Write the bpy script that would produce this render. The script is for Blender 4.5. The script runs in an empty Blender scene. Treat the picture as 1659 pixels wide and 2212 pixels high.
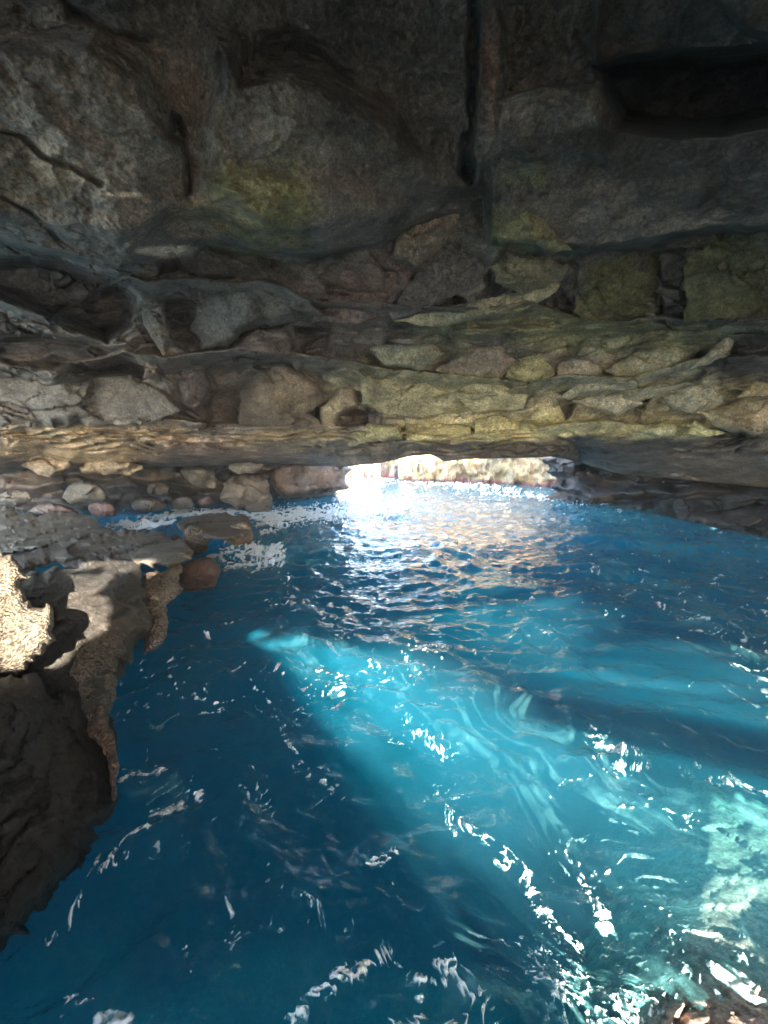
import bpy, math, random
import numpy as np
from mathutils import Vector
from mathutils.geometry import delaunay_2d_cdt
random.seed(4); rng = np.random.default_rng(7)
S = bpy.context.scene; COL = S.collection

# ------------------------------------------------------------------ camera
F, CX, CY, HOR, CAMH = 850.0, 829.5, 1106.0, 975.0, 3.0
PITCH = math.atan((CY-HOR)/F)
cd = bpy.data.cameras.new("camera"); cam = bpy.data.objects.new("camera", cd); COL.objects.link(cam)
cam.location = (0, 0, CAMH); cam.rotation_euler = (math.pi/2-PITCH, 0, 0)
cd.sensor_fit = 'VERTICAL'; cd.sensor_height = 24; cd.lens = 24*F/2212; cd.clip_start = .02; cd.clip_end = 6000
S.camera = cam
# ------------------------------------------------------------------ light
SUN_AZ, SUN_EL = math.radians(158), math.radians(25)      # where the sun stands, clockwise from +Y
tosun = Vector((math.sin(SUN_AZ)*math.cos(SUN_EL), math.cos(SUN_AZ)*math.cos(SUN_EL), math.sin(SUN_EL)))
w = bpy.data.worlds.new("World"); S.world = w; w.use_nodes = True
nt = w.node_tree; sky = nt.nodes.new('ShaderNodeTexSky'); sky.sky_type = 'NISHITA'; sky.sun_disc = False
sky.sun_elevation = SUN_EL; sky.sun_rotation = SUN_AZ
nt.links.new(sky.outputs[0], nt.nodes['Background'].inputs[0]); nt.nodes['Background'].inputs[1].default_value = .15
sl = bpy.data.lights.new("sun", 'SUN'); sl.energy = 2.9; sl.angle = math.radians(.5); sl.color = (1, .93, .82)
so = bpy.data.objects.new("sun", sl); COL.objects.link(so); so.rotation_euler = tosun.to_track_quat('Z', 'Y').to_euler()
so.location = (0, 0, 40)
S.view_settings.view_transform = 'Standard'; S.view_settings.look = 'None'; S.view_settings.gamma = 1
S.view_settings.exposure = 4.3
S.cycles.max_bounces = 8; S.cycles.diffuse_bounces = 5; S.cycles.glossy_bounces = 3; S.cycles.volume_bounces = 2
S.cycles.transparent_max_bounces = 12; S.cycles.sample_clamp_indirect = 6; S.cycles.use_denoising = True

# ------------------------------------------------------------------ maths
cp, sp = math.cos(PITCH), math.sin(PITCH)
def ray(px, py):
    X = (np.asarray(px, float)-CX)/F; U = (CY-np.asarray(py, float))/F
    return X, cp+U*sp, -sp+U*cp                        # world x, y, z per unit along the axis
def at(px, py, D):
    x, y, z = ray(px, py); k = D/y
    return np.stack([x*k, y*k, CAMH+z*k], -1)
def dw(px, py):                                        # distance (world y) of the water at a point of the picture
    x, y, z = ray(px, py); return -CAMH/z*y
def hsh(ix, iy, iz, s):
    h = (ix.astype(np.int64)*374761393+iy.astype(np.int64)*668265263+iz.astype(np.int64)*1274126177+s*974634777) & 0xffffffff
    h = ((h ^ (h >> 13))*1274126177) & 0xffffffff
    h = ((h ^ (h >> 16))*2246822519) & 0xffffffff
    return ((h ^ (h >> 15)) & 0xffffff)/float(0x1000000)
def noise(P, s=0):
    i = np.floor(P); f = P-i; f = f*f*f*(f*(f*6-15)+10); out = 0
    for a in (0, 1):
        wx = f[..., 0] if a else 1-f[..., 0]
        for b in (0, 1):
            wy = f[..., 1] if b else 1-f[..., 1]
            for c in (0, 1):
                wz = f[..., 2] if c else 1-f[..., 2]
                out = out+wx*wy*wz*hsh(i[..., 0]+a, i[..., 1]+b, i[..., 2]+c, s)
    return out*2-1
def fbm(P, n=5, s=0, g=.5):
    t = 0; a = 1; q = P.copy()
    for k in range(n):
        t = t+a*noise(q, s+k*17); a *= g; q = q*2.03+5.1
    return t
def facets(P, s=0):
    """broken-rock relief: every cell is a tilted plane; returns offset and distance to the crack"""
    i = np.floor(P); b1 = np.full(P.shape[:-1], 9.); b2 = b1.copy(); off = np.zeros_like(b1)
    for a in (-1, 0, 1):
        for b in (-1, 0, 1):
            for c in (-1, 0, 1):
                x, y, z = i[..., 0]+a, i[..., 1]+b, i[..., 2]+c
                q = np.stack([x+hsh(x, y, z, s), y+hsh(x, y, z, s+1), z+hsh(x, y, z, s+2)], -1); v = P-q
                d = (v*v).sum(-1)
                o = (hsh(x, y, z, s+3)-.5)+v[..., 0]*(hsh(x, y, z, s+4)-.5)*1.5+v[..., 2]*(hsh(x, y, z, s+5)-.5)*1.5
                near = d < b1
                b2 = np.where(near, b1, np.minimum(b2, d)); off = np.where(near, o, off); b1 = np.where(near, d, b1)
    return off, np.sqrt(b2)-np.sqrt(b1)
def sm(x, a, b):
    t = np.clip((x-a)/(b-a), 0, 1); return t*t*(3-2*t)
def segdist(px, py, poly, closed=True):
    d = np.full(np.shape(px), 1e9); n = len(poly)
    for k in range(n if closed else n-1):
        x0, y0 = poly[k][:2]; x1, y1 = poly[(k+1) % n][:2]
        L = (x1-x0)**2+(y1-y0)**2+1e-9
        t = np.clip(((px-x0)*(x1-x0)+(py-y0)*(y1-y0))/L, 0, 1)
        d = np.minimum(d, np.hypot(px-x0-t*(x1-x0), py-y0-t*(y1-y0)))
    return d
def inside(px, py, poly):
    r = np.zeros(np.shape(px), bool); n = len(poly)
    for k in range(n):
        x0, y0 = poly[k][:2]; x1, y1 = poly[(k+1) % n][:2]
        if y0 == y1: continue
        r ^= ((y0 > py) != (y1 > py)) & (px < (x1-x0)*(py-y0)/(y1-y0)+x0)
    return r
def sdf(px, py, poly):
    d = segdist(px, py, poly); return np.where(inside(px, py, poly), d, -d)

# ------------------------------------------------------------------ materials
def mat(name):
    m = bpy.data.materials.new(name); m.use_nodes = True; n = m.node_tree
    return m, n, n.nodes['Principled BSDF'], lambda t, **k: mknode(n, t, k), n.links.new
def mknode(n, t, k):
    o = n.nodes.new('ShaderNode'+t)
    for a, v in k.items():
        if a.startswith('i_'): o.inputs[a[2:].replace('_', ' ')].default_value = v
        else: setattr(o, a, v)
    return o
def rock_mat(name, rough=.75, wet=.0, grain=1., barn=0.):
    m, n, b, N, L = mat(name)
    tc = N('TexCoord'); at_ = N('Attribute', attribute_name='tint')
    n1 = N('TexNoise', i_Scale=1.3, i_Detail=9., i_Roughness=.68); n2 = N('TexNoise', i_Scale=11., i_Detail=8., i_Roughness=.75)
    n3 = N('TexNoise', i_Scale=27., i_Detail=7., i_Roughness=.8)
    for q in (n1, n2, n3): L(tc.outputs['Object'], q.inputs['Vector'])
    r1 = N('MapRange', i_From_Min=.3, i_From_Max=.7, i_To_Min=.38, i_To_Max=1.6); L(n1.outputs[0], r1.inputs[0])
    r2 = N('MapRange', i_From_Min=.3, i_From_Max=.72, i_To_Min=.4, i_To_Max=1.7); L(n2.outputs[0], r2.inputs[0])
    r3 = N('MapRange', i_From_Min=.3, i_From_Max=.7, i_To_Min=.3, i_To_Max=1.75); L(n3.outputs[0], r3.inputs[0])
    a = N('Math', operation='MULTIPLY'); L(r1.outputs[0], a.inputs[0]); L(r2.outputs[0], a.inputs[1])
    c = N('Math', operation='MULTIPLY'); L(a.outputs[0], c.inputs[0]); L(r3.outputs[0], c.inputs[1])
    mx = N('VectorMath', operation='SCALE'); L(at_.outputs['Color'], mx.inputs[0]); L(c.outputs[0], mx.inputs['Scale'])
    L(mx.outputs[0], b.inputs['Base Color'])
    # relief: fine grain, fractal roughness, crack lines
    v = N('TexVoronoi', feature='DISTANCE_TO_EDGE', i_Scale=2.2); wn = N('TexNoise', i_Scale=2.5, i_Detail=6.)
    L(tc.outputs['Object'], wn.inputs['Vector']); wm = N('VectorMath', operation='MULTIPLY_ADD'); wm.inputs[1].default_value = (.5,)*3
    L(wn.outputs['Color'], wm.inputs[0]); L(tc.outputs['Object'], wm.inputs[2]); L(wm.outputs[0], v.inputs['Vector'])
    cr = N('MapRange', i_From_Min=0., i_From_Max=.05, i_To_Min=0., i_To_Max=1.); L(v.outputs['Distance'], cr.inputs[0])
    s1 = N('Math', operation='MULTIPLY'); s1.inputs[1].default_value = .35; L(n2.outputs[0], s1.inputs[0])
    s2 = N('Math', operation='MULTIPLY_ADD'); s2.inputs[1].default_value = .10; L(n3.outputs[0], s2.inputs[0]); L(s1.outputs[0], s2.inputs[2])
    s3 = N('Math', operation='MULTIPLY_ADD'); s3.inputs[1].default_value = .012; L(cr.outputs[0], s3.inputs[0]); L(s2.outputs[0], s3.inputs[2])
    h = s3
    if barn:
        vb = N('TexVoronoi', feature='SMOOTH_F1', i_Scale=34.); L(tc.outputs['Object'], vb.inputs['Vector'])
        s4 = N('Math', operation='MULTIPLY_ADD'); s4.inputs[1].default_value = -barn; L(vb.outputs['Distance'], s4.inputs[0]); L(h.outputs[0], s4.inputs[2]); h = s4
        vc = N('MapRange', i_From_Min=.15, i_From_Max=.6, i_To_Min=1.5, i_To_Max=.35); L(vb.outputs['Distance'], vc.inputs[0])
        c2 = N('Math', operation='MULTIPLY'); L(c.outputs[0], c2.inputs[0]); L(vc.outputs[0], c2.inputs[1]); L(c2.outputs[0], mx.inputs['Scale'])
    bp = N('Bump', i_Strength=1., i_Distance=.20*grain); L(h.outputs[0], bp.inputs['Height']); L(bp.outputs[0], b.inputs['Normal'])
    rr = N('MapRange', i_From_Min=.3, i_From_Max=.7, i_To_Min=rough-.2-wet, i_To_Max=min(1, rough+.15)); L(n2.outputs[0], rr.inputs[0])
    L(rr.outputs[0], b.inputs['Roughness']); b.inputs['Specular IOR Level'].default_value = .35+.5*wet
    return m
ROCK = rock_mat("cave_rock"); WET = rock_mat("wet_rock", .6, .1); BARN = rock_mat("barnacled_rock", .55, .2, 1.1, .45)

# ------------------------------------------------------------------ builders
def mesh(name, V, faces, m, tint=None, smooth=True, attrs=None):
    me = bpy.data.meshes.new(name); V = np.asarray(V, np.float32)
    FA = np.asarray(faces, np.int32); k = FA.shape[1]
    me.vertices.add(len(V)); me.vertices.foreach_set('co', V.ravel())
    me.loops.add(FA.size); me.loops.foreach_set('vertex_index', FA.ravel())
    me.polygons.add(len(FA)); me.polygons.foreach_set('loop_start', np.arange(0, FA.size, k, dtype=np.int32))
    me.polygons.foreach_set('use_smooth', np.full(len(FA), smooth, bool))
    if tint is not None:
        c = me.color_attributes.new('tint', 'FLOAT_COLOR', 'POINT')
        T = np.ones((len(V), 4), np.float32); T[:, :3] = tint; c.data.foreach_set('color', T.ravel())
    for an, av in (attrs or {}).items():
        x = me.attributes.new(an, 'FLOAT', 'POINT'); x.data.foreach_set('value', np.asarray(av, np.float32).ravel())
    me.update(calc_edges=True); me.validate(); me.materials.append(m)
    o = bpy.data.objects.new(name, me); COL.objects.link(o); return o
def tag(o, label=None, cat=None, group=None, kind=None):
    for k, v in (('label', label), ('category', cat), ('group', group), ('kind', kind)):
        if v: o[k] = v
    return o
def gridfaces(nu, nv, keep=None, flip=False):
    a = np.arange(nu*nv).reshape(nv, nu)
    q = np.stack([a[:-1, :-1], a[:-1, 1:], a[1:, 1:], a[1:, :-1]], -1).reshape(-1, 4)
    if keep is not None: q = q[keep.ravel()]
    return q[:, ::-1] if flip else q

# ------------------------------------------------------------------ colours of the stone
GREY = (.135, .125, .115); BROWN = (.15, .12, .10); PURP = (.15, .115, .11); GREEN = (.12, .125, .06); OLIVE = (.19, .185, .11)
PALE = (.30, .27, .20); YEL = (.33, .31, .18); DARK = (.055, .05, .047); RED = (.24, .12, .10); WHITE = (.42, .40, .36)
TINTS = [  # soft stains and tones in the stone, plus one painted reflected-light streak: centre, radii, colour, strength
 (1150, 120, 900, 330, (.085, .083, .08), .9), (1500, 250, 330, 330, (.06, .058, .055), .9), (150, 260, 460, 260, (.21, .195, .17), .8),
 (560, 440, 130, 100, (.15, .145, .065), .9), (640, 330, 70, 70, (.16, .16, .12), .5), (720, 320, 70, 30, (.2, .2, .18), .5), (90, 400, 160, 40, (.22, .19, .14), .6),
 (430, 470, 140, 45, (.22, .19, .13), .7), (345, 543, 66, 15, (.55, .5, .42), .95), (270, 420, 75, 9, (.5, .46, .4), .8), (1190, 240, 110, 50, (.2, .2, .19), .6), (1140, 380, 60, 30, (.14, .15, .08), .6),  # brightest entry: painted streak of sunlight bounced up off the water
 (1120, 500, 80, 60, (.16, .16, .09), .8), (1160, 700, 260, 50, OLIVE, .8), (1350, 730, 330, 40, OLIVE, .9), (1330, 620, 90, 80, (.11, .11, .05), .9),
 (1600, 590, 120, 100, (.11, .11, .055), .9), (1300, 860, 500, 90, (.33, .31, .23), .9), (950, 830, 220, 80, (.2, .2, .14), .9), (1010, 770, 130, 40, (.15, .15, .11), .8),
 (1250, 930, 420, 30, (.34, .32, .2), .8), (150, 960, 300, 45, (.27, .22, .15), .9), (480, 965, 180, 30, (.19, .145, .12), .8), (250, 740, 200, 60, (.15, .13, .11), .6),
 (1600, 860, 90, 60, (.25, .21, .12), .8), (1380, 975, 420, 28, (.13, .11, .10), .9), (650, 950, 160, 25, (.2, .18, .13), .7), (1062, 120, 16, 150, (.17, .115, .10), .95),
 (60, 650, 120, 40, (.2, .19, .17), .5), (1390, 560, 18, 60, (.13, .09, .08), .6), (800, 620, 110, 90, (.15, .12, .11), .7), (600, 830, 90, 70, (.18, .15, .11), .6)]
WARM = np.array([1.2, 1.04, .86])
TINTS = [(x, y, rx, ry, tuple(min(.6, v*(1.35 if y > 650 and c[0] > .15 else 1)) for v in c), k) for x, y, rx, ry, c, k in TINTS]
def stains_and_light(px, py, P, base=GREY):
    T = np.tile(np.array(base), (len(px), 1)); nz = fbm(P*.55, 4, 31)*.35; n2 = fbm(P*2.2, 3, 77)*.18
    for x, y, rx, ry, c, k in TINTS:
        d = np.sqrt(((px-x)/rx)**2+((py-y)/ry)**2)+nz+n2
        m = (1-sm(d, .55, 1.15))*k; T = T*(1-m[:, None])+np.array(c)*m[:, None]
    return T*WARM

# ------------------------------------------------------------------ the cave roof: bands of strata stepping down to the opening
# every line of the strata: (px, py, distance); between two lines the rock is a riser or an underside
def line(*p): return p
LINES = [
 line((-1500, -1500, 1.5), (3200, -1500, 1.5)),
 line((-1500, -500, 3.2), (0, -420, 3.6), (829, -400, 3.9), (1660, -420, 3.6), (3200, -500, 3.2)),
 line((-1500, 0, 4.4), (0, 60, 5.4), (400, 0, 5.6), (829, 0, 6.1), (1280, 0, 6.2), (1660, 0, 5.6), (3200, 0, 4.4)),
 line((-1500, 300, 5.2), (0, 330, 6.0), (400, 330, 6.7), (700, 330, 7.2), (1000, 330, 7.9), (1300, 330, 7.7), (1660, 330, 7.0), (3200, 300, 5.2)),
 line((-1500, 480, 5.6), (0, 510, 6.7), (120, 545, 7.0), (260, 575, 7.4), (300, 530, 7.5), (370, 510, 7.7), (450, 515, 7.9), (560, 538, 8.2), (700, 543, 8.6), (820, 518, 9), (870, 478, 9.3), (960, 440, 9.4), (1040, 430, 9.4), (1065, 508, 9.4), (1190, 520, 9.4), (1300, 525, 9.3), (1420, 508, 9), (1560, 488, 8.6), (1660, 486, 8.3), (3200, 500, 5.7)),
 line((-1500, 495, 8.2), (0, 524, 9.6), (120, 560, 9.9), (260, 588, 8.6), (300, 575, 8.3), (370, 575, 8.6), (450, 535, 8.9), (560, 552, 9.6), (700, 556, 10), (820, 532, 10.2), (870, 495, 10.2), (960, 458, 10), (1040, 450, 10.1), (1065, 530, 10.2), (1190, 545, 10.6), (1300, 545, 11), (1420, 528, 10.8), (1560, 508, 10.4), (1660, 506, 10), (3200, 520, 7)),
 line((-1500, 560, 8.4), (0, 640, 9.9), (100, 688, 10.2), (280, 596, 8.7), (330, 602, 8.9), (420, 606, 9.2), (520, 606, 9.7), (600, 618, 10.1), (700, 650, 10.6), (830, 660, 10.9), (1000, 665, 11), (1130, 650, 11.1), (1240, 690, 11.6), (1400, 690, 11.6), (1660, 682, 10.8), (3200, 600, 7.2)),
 line((-1500, 600, 9), (0, 655, 10.2), (100, 700, 10.6), (280, 608, 9.6), (330, 614, 9.9), (420, 620, 10.4), (520, 626, 10.9), (600, 640, 11.5), (700, 690, 12), (830, 712, 12.4), (1000, 716, 12.5), (1130, 712, 12.6), (1240, 714, 12.8), (1400, 712, 12.8), (1660, 712, 12), (3200, 640, 8)),
 line((-1500, 730, 9.2), (0, 782, 10.6), (110, 800, 11), (280, 755, 11), (350, 765, 11.2), (500, 762, 11.6), (640, 765, 12.3), (770, 785, 12.9), (900, 800, 13.4), (1000, 812, 13.5), (1100, 820, 13.5), (1200, 815, 13.5), (1380, 812, 13.5), (1470, 785, 13.3), (1560, 765, 13), (1660, 762, 12.5), (3200, 730, 8.4)),
 line((-1500, 745, 9.8), (0, 795, 11.3), (110, 815, 11.8), (280, 775, 12), (350, 785, 12.2), (500, 782, 12.8), (640, 785, 13.4), (770, 805, 14), (900, 822, 14.4), (1000, 832, 14.5), (1100, 838, 14.5), (1200, 832, 14.5), (1380, 828, 14.4), (1470, 805, 14.2), (1560, 785, 13.8), (1660, 780, 13.3), (3200, 745, 9)),
 line((-1500, 790, 10), (-300, 880, 11.4), (0, 905, 12), (150, 915, 12.4), (400, 922, 13.4), (560, 935, 14.2), (700, 938, 15), (780, 930, 14.9), (900, 945, 14.9), (1000, 948, 14.9), (1150, 940, 14.9), (1330, 928, 15.2), (1450, 935, 15.3), (1560, 935, 14.9), (1660, 938, 14.3), (1950, 880, 12.8), (3200, 790, 9.4)),
 line((-1500, 800, 10.6), (-350, 895, 13), (-130, 1005, 15), (0, 1022, 16), (90, 998, 16.8), (150, 1012, 17.2), (240, 1012, 17.8), (330, 1008, 18.5), (450, 1004, 19.4), (600, 1000, 20.3), (735, 1008, 21), (775, 1004, 16.6), (820, 1000, 16), (890, 984, 16), (930, 981, 16), (960, 996, 16), (1010, 991, 16), (1120, 989, 16), (1190, 986, 16.2), (1215, 990, 17), (1250, 998, 22), (1330, 1022, 21), (1420, 1030, 20), (1500, 1038, 19), (1660, 1052, 17), (1800, 1045, 16), (2000, 895, 13.5), (3200, 800, 10)),
 line((-1500, 802, 12.6), (-350, 897, 16), (-130, 1008, 18), (0, 1026, 20), (90, 1001, 21), (150, 1014, 21.4), (240, 1014, 22), (330, 1010, 23), (450, 1006, 24), (600, 1001.5, 26), (745, 1009, 27), (775, 1004.6, 18), (820, 1000.6, 17.2), (890, 984.5, 17.2), (930, 981.5, 17.2), (960, 996.5, 17.2), (1010, 991.5, 17.2), (1120, 989.5, 17.2), (1190, 986.5, 17.4), (1215, 990.5, 18.5), (1250, 999, 26), (1330, 1023, 26), (1420, 1032, 23), (1500, 1040, 21.5), (1660, 1055, 19), (1800, 1048, 17.5), (2000, 898, 16), (3200, 803, 12)),
]
def shift(l, dy, dd, f=None): return tuple((x, y+dy*(1 if f is None else f(x)), d+dd*(1 if f is None else f(x))) for x, y, d in l)
_inn = lambda x: float(np.interp(x, [-400, -60, 1720, 2000], [.3, 1, 1, .3]))
L_ = LINES; LINES = L_[:6]+[shift(L_[6], -3, .55, _inn), shift(L_[6], 0, -.45, _inn), shift(L_[7], 14, .1, _inn),
    shift(L_[8], -3, .7, _inn), shift(L_[8], 0, -.6, _inn), shift(L_[9], 22, .1, _inn), shift(L_[10], -16, .75, _inn), shift(L_[10], -13, -.7, _inn)]+[shift(L_[10], 14, -.05, _inn)]+L_[11:]
DENTS = [
 ([(-300, 60), (200, 50), (330, 140), (430, 300), (570, 535), (380, 505), (280, 560), (-300, 500)], -.7, 70),
 ([(440, 60), (700, 150), (860, 240), (1000, 410), (870, 485), (700, 548), (580, 540), (450, 440), (410, 280)], -.75, 60),
 ([(0, 285), (60, 300), (110, 340), (170, 360), (230, 400), (225, 410), (160, 372), (100, 352), (50, 308), (0, 292)], .13, 4),
 ([(0, 420), (70, 460), (120, 500), (150, 545), (140, 548), (105, 505), (60, 466), (0, 427)], .12, 4),
  # hollows (+) and swellings (-) of the roof: outline, metres, softness in px
 ([(1290, 150), (1360, 130), (1500, 118), (1659, 95), (1900, 80), (1900, 260), (1659, 270), (1560, 290), (1430, 285), (1340, 265), (1310, 215)], 5.2, 38),
 ([(1280, -300), (1560, -300), (1560, 10), (1600, 50), (1700, 90), (1500, 120), (1360, 130), (1292, 150)], .5, 20),
 ([(500, 120), (620, 60), (700, 110), (740, 155), (640, 150), (520, 175)], .7, 45),
 ([(120, -20), (250, 60), (330, 80), (330, 110), (240, 95), (150, 40)], .4, 30),
 ([(375, 240), (395, 255), (415, 300), (412, 420), (395, 425), (400, 320), (368, 300)], .45, 12),
 ([(-300, 545), (0, 555), (150, 580), (260, 610), (300, 640), (290, 700), (240, 735), (150, 700), (60, 670), (0, 630), (-300, 600)], 2.4, 26),
 ([(-300, 700), (0, 725), (100, 725), (200, 735), (300, 765), (320, 800), (300, 818), (190, 812), (60, 790), (-300, 770)], 1.5, 16),
 ([(1078, -600), (1290, -600), (1290, 180), (1180, 195), (1085, 215)], .35, 10),
 ([(1038, -600), (1078, -600), (1080, 100), (1076, 190), (1060, 300), (1030, 400), (1010, 400), (1020, 300), (1036, 150)], -.18, 7),
 ([(1000, 290), (1025, 285), (1018, 400), (1006, 410), (985, 380)], .5, 9),
 ([(1020, -600), (1036, -600), (1034, 220), (1015, 300), (1010, 250)], .5, 8),
 ([(430, 380), (560, 350), (720, 360), (860, 440), (800, 520), (640, 545), (520, 520)], -.5, 70),
 ([(1085, 215), (1180, 195), (1290, 200), (1330, 290), (1300, 340), (1150, 360), (1070, 330)], -.35, 45),
 ([(1240, 545), (1430, 530), (1428, 690), (1245, 705)], .25, 8), ([(1400, 545), (1480, 540), (1480, 690), (1410, 690)], .7, 9),
 ([(1200, 560), (1243, 560), (1243, 708), (1198, 700)], .5, 8),
 ([(340, 555), (372, 545), (405, 597), (345, 595)], .7, 9), ([(520, 770), (650, 775), (560, 920), (440, 930), (440, 790)], .9, 18),
 ([(350, 640), (420, 640), (430, 740), (395, 765), (350, 700)], .7, 15), ([(632, 704), (720, 704), (700, 765), (635, 768)], .8, 12),
 ([(1000, 690), (1200, 640), (1210, 705), (1010, 712)], .6, 9), ([(840, 690), (940, 705), (980, 745), (830, 742)], .5, 9),
 ([(1203, 870), (1246, 874), (1240, 898), (1225, 914), (1210, 900)], .9, 6), ([(1380, 868), (1400, 868), (1395, 885), (1372, 888)], .7, 6),
 ([(1400, 705), (1560, 712), (1500, 722), (1380, 730)], .5, 8), ([(735, 895), (830, 880), (830, 915), (750, 925)], .7, 10)]
def base_depth(px, py):
    pys = [np.interp(px, [q[0] for q in l], [q[1] for q in l]) for l in LINES]
    ids = [np.interp(px, [q[0] for q in l], [1/q[2] for q in l]) for l in LINES]
    D = ids[0].copy()
    for k in range(len(LINES)-1):
        t = (py-pys[k])/np.maximum(pys[k+1]-pys[k], .3)
        D = np.where((t > 0), ids[k]+(ids[k+1]-ids[k])*np.clip(t, 0, 1), D)
    return 1/D
def relief(P, amp=1., fa=1.):
    """displacement towards/away in metres: warped broken blocks, strata and fractal grain"""
    q = P+np.stack([fbm(P*.5, 3, 3), fbm(P*.5, 3, 9), fbm(P*.5, 3, 15)*.5], -1)*.5
    o1, e1 = facets(q*np.array([.45, .45, .8]), 11); o2, e2 = facets(q*np.array([1.1, 1.1, 2.2])+3, 23)
    cm = sm(fbm(P*.6, 3, 35), .0, .5)
    r = (o1*.42+o2*.17+(1-sm(e1, 0, .05))*.10*cm+(1-sm(e2, 0, .06))*.06*cm)*fa
    r = r+fbm(P*np.array([.35, .35, .7]), 3, 41)*.22+fbm(P*np.array([2.5, 2.5, 4.5]), 4, 51)*.055
    return r*amp
def roof_depth(px, py):
    wob = at(px, py, 10.0)
    wx = px+fbm(wob*1.1, 4, 61)*9; wy = py+fbm(wob*1.1, 4, 71)*7*sm(1000-py, 0, 60)
    D = base_depth(wx, wy)
    for poly, dep, soft in DENTS:
        x0, y0 = min(q[0] for q in poly)-soft, min(q[1] for q in poly)-soft; x1, y1 = max(q[0] for q in poly)+soft, max(q[1] for q in poly)+soft
        m = (wx > x0) & (wx < x1) & (wy > y0) & (wy < y1)
        if m.any():
            D[m] += dep*sm(sdf(wx[m], wy[m], poly), -soft*.4, soft)
    return D
PX = np.concatenate([np.arange(-1500, -60, 30), np.arange(-60, 1720, 3.0), np.arange(1720, 3201, 30)])
nv = 520
Tt = np.concatenate([np.linspace(0, .2, 50, endpoint=False), np.linspace(.2, 1, nv-50)])  # 0..1 down each column
top = -1500.; endpy = np.interp(PX, [q[0] for q in LINES[-1]], [q[1] for q in LINES[-1]])
# columns: coarse above the frame, fine inside it
GV = np.where(Tt[:, None] < .2, top+(Tt[:, None]/.2)*(-60-top), -60+(Tt[:, None]-.2)/.8*(endpy[None, :]+60))
GU = np.broadcast_to(PX[None, :], GV.shape)
u, v_ = GU.ravel(), GV.ravel()
D0 = roof_depth(u, v_)
P0 = at(u, v_, D0)
amp = (.35+.65*sm(D0, 4, 12))*np.where(v_ > 955, 1-.35*sm(v_, 955, 985), 1)
D1 = D0+relief(P0, 1., .22+1.5*sm(v_+fbm(P0*.3, 3, 99)*60, 500, 640)*(1-.6*sm(v_, 880, 930)))*amp*.9+fbm(P0*np.array([1.1, 1.1, 1.6]), 6, 130, .58)*.16*(1-sm(v_, 520, 640))
def saw(t): t = t-np.floor(t); return np.where(t < .8, t/.8, (1-t)/.2)
sv = (v_+fbm(P0*.35, 4, 140)*22)
D1 = D1+(saw(sv/23.)-.5)*.34*sm(v_, 600, 700)*(1-sm(v_, 905, 930))*sm(fbm(P0*.25, 3, 145), -.4, .3)
D1 = D1-(saw(sv/13.+.3)-.5)*.62*sm(v_, 915, 940)*(1-sm(v_, 975, 995))*sm(fbm(P0*.3, 3, 146), -.5, .1)
P1 = at(u, v_, D1)
roof = mesh("cave_roof", P1, gridfaces(len(PX), len(Tt)), ROCK, stains_and_light(u, v_, P0)); tag(roof, kind='structure')

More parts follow.
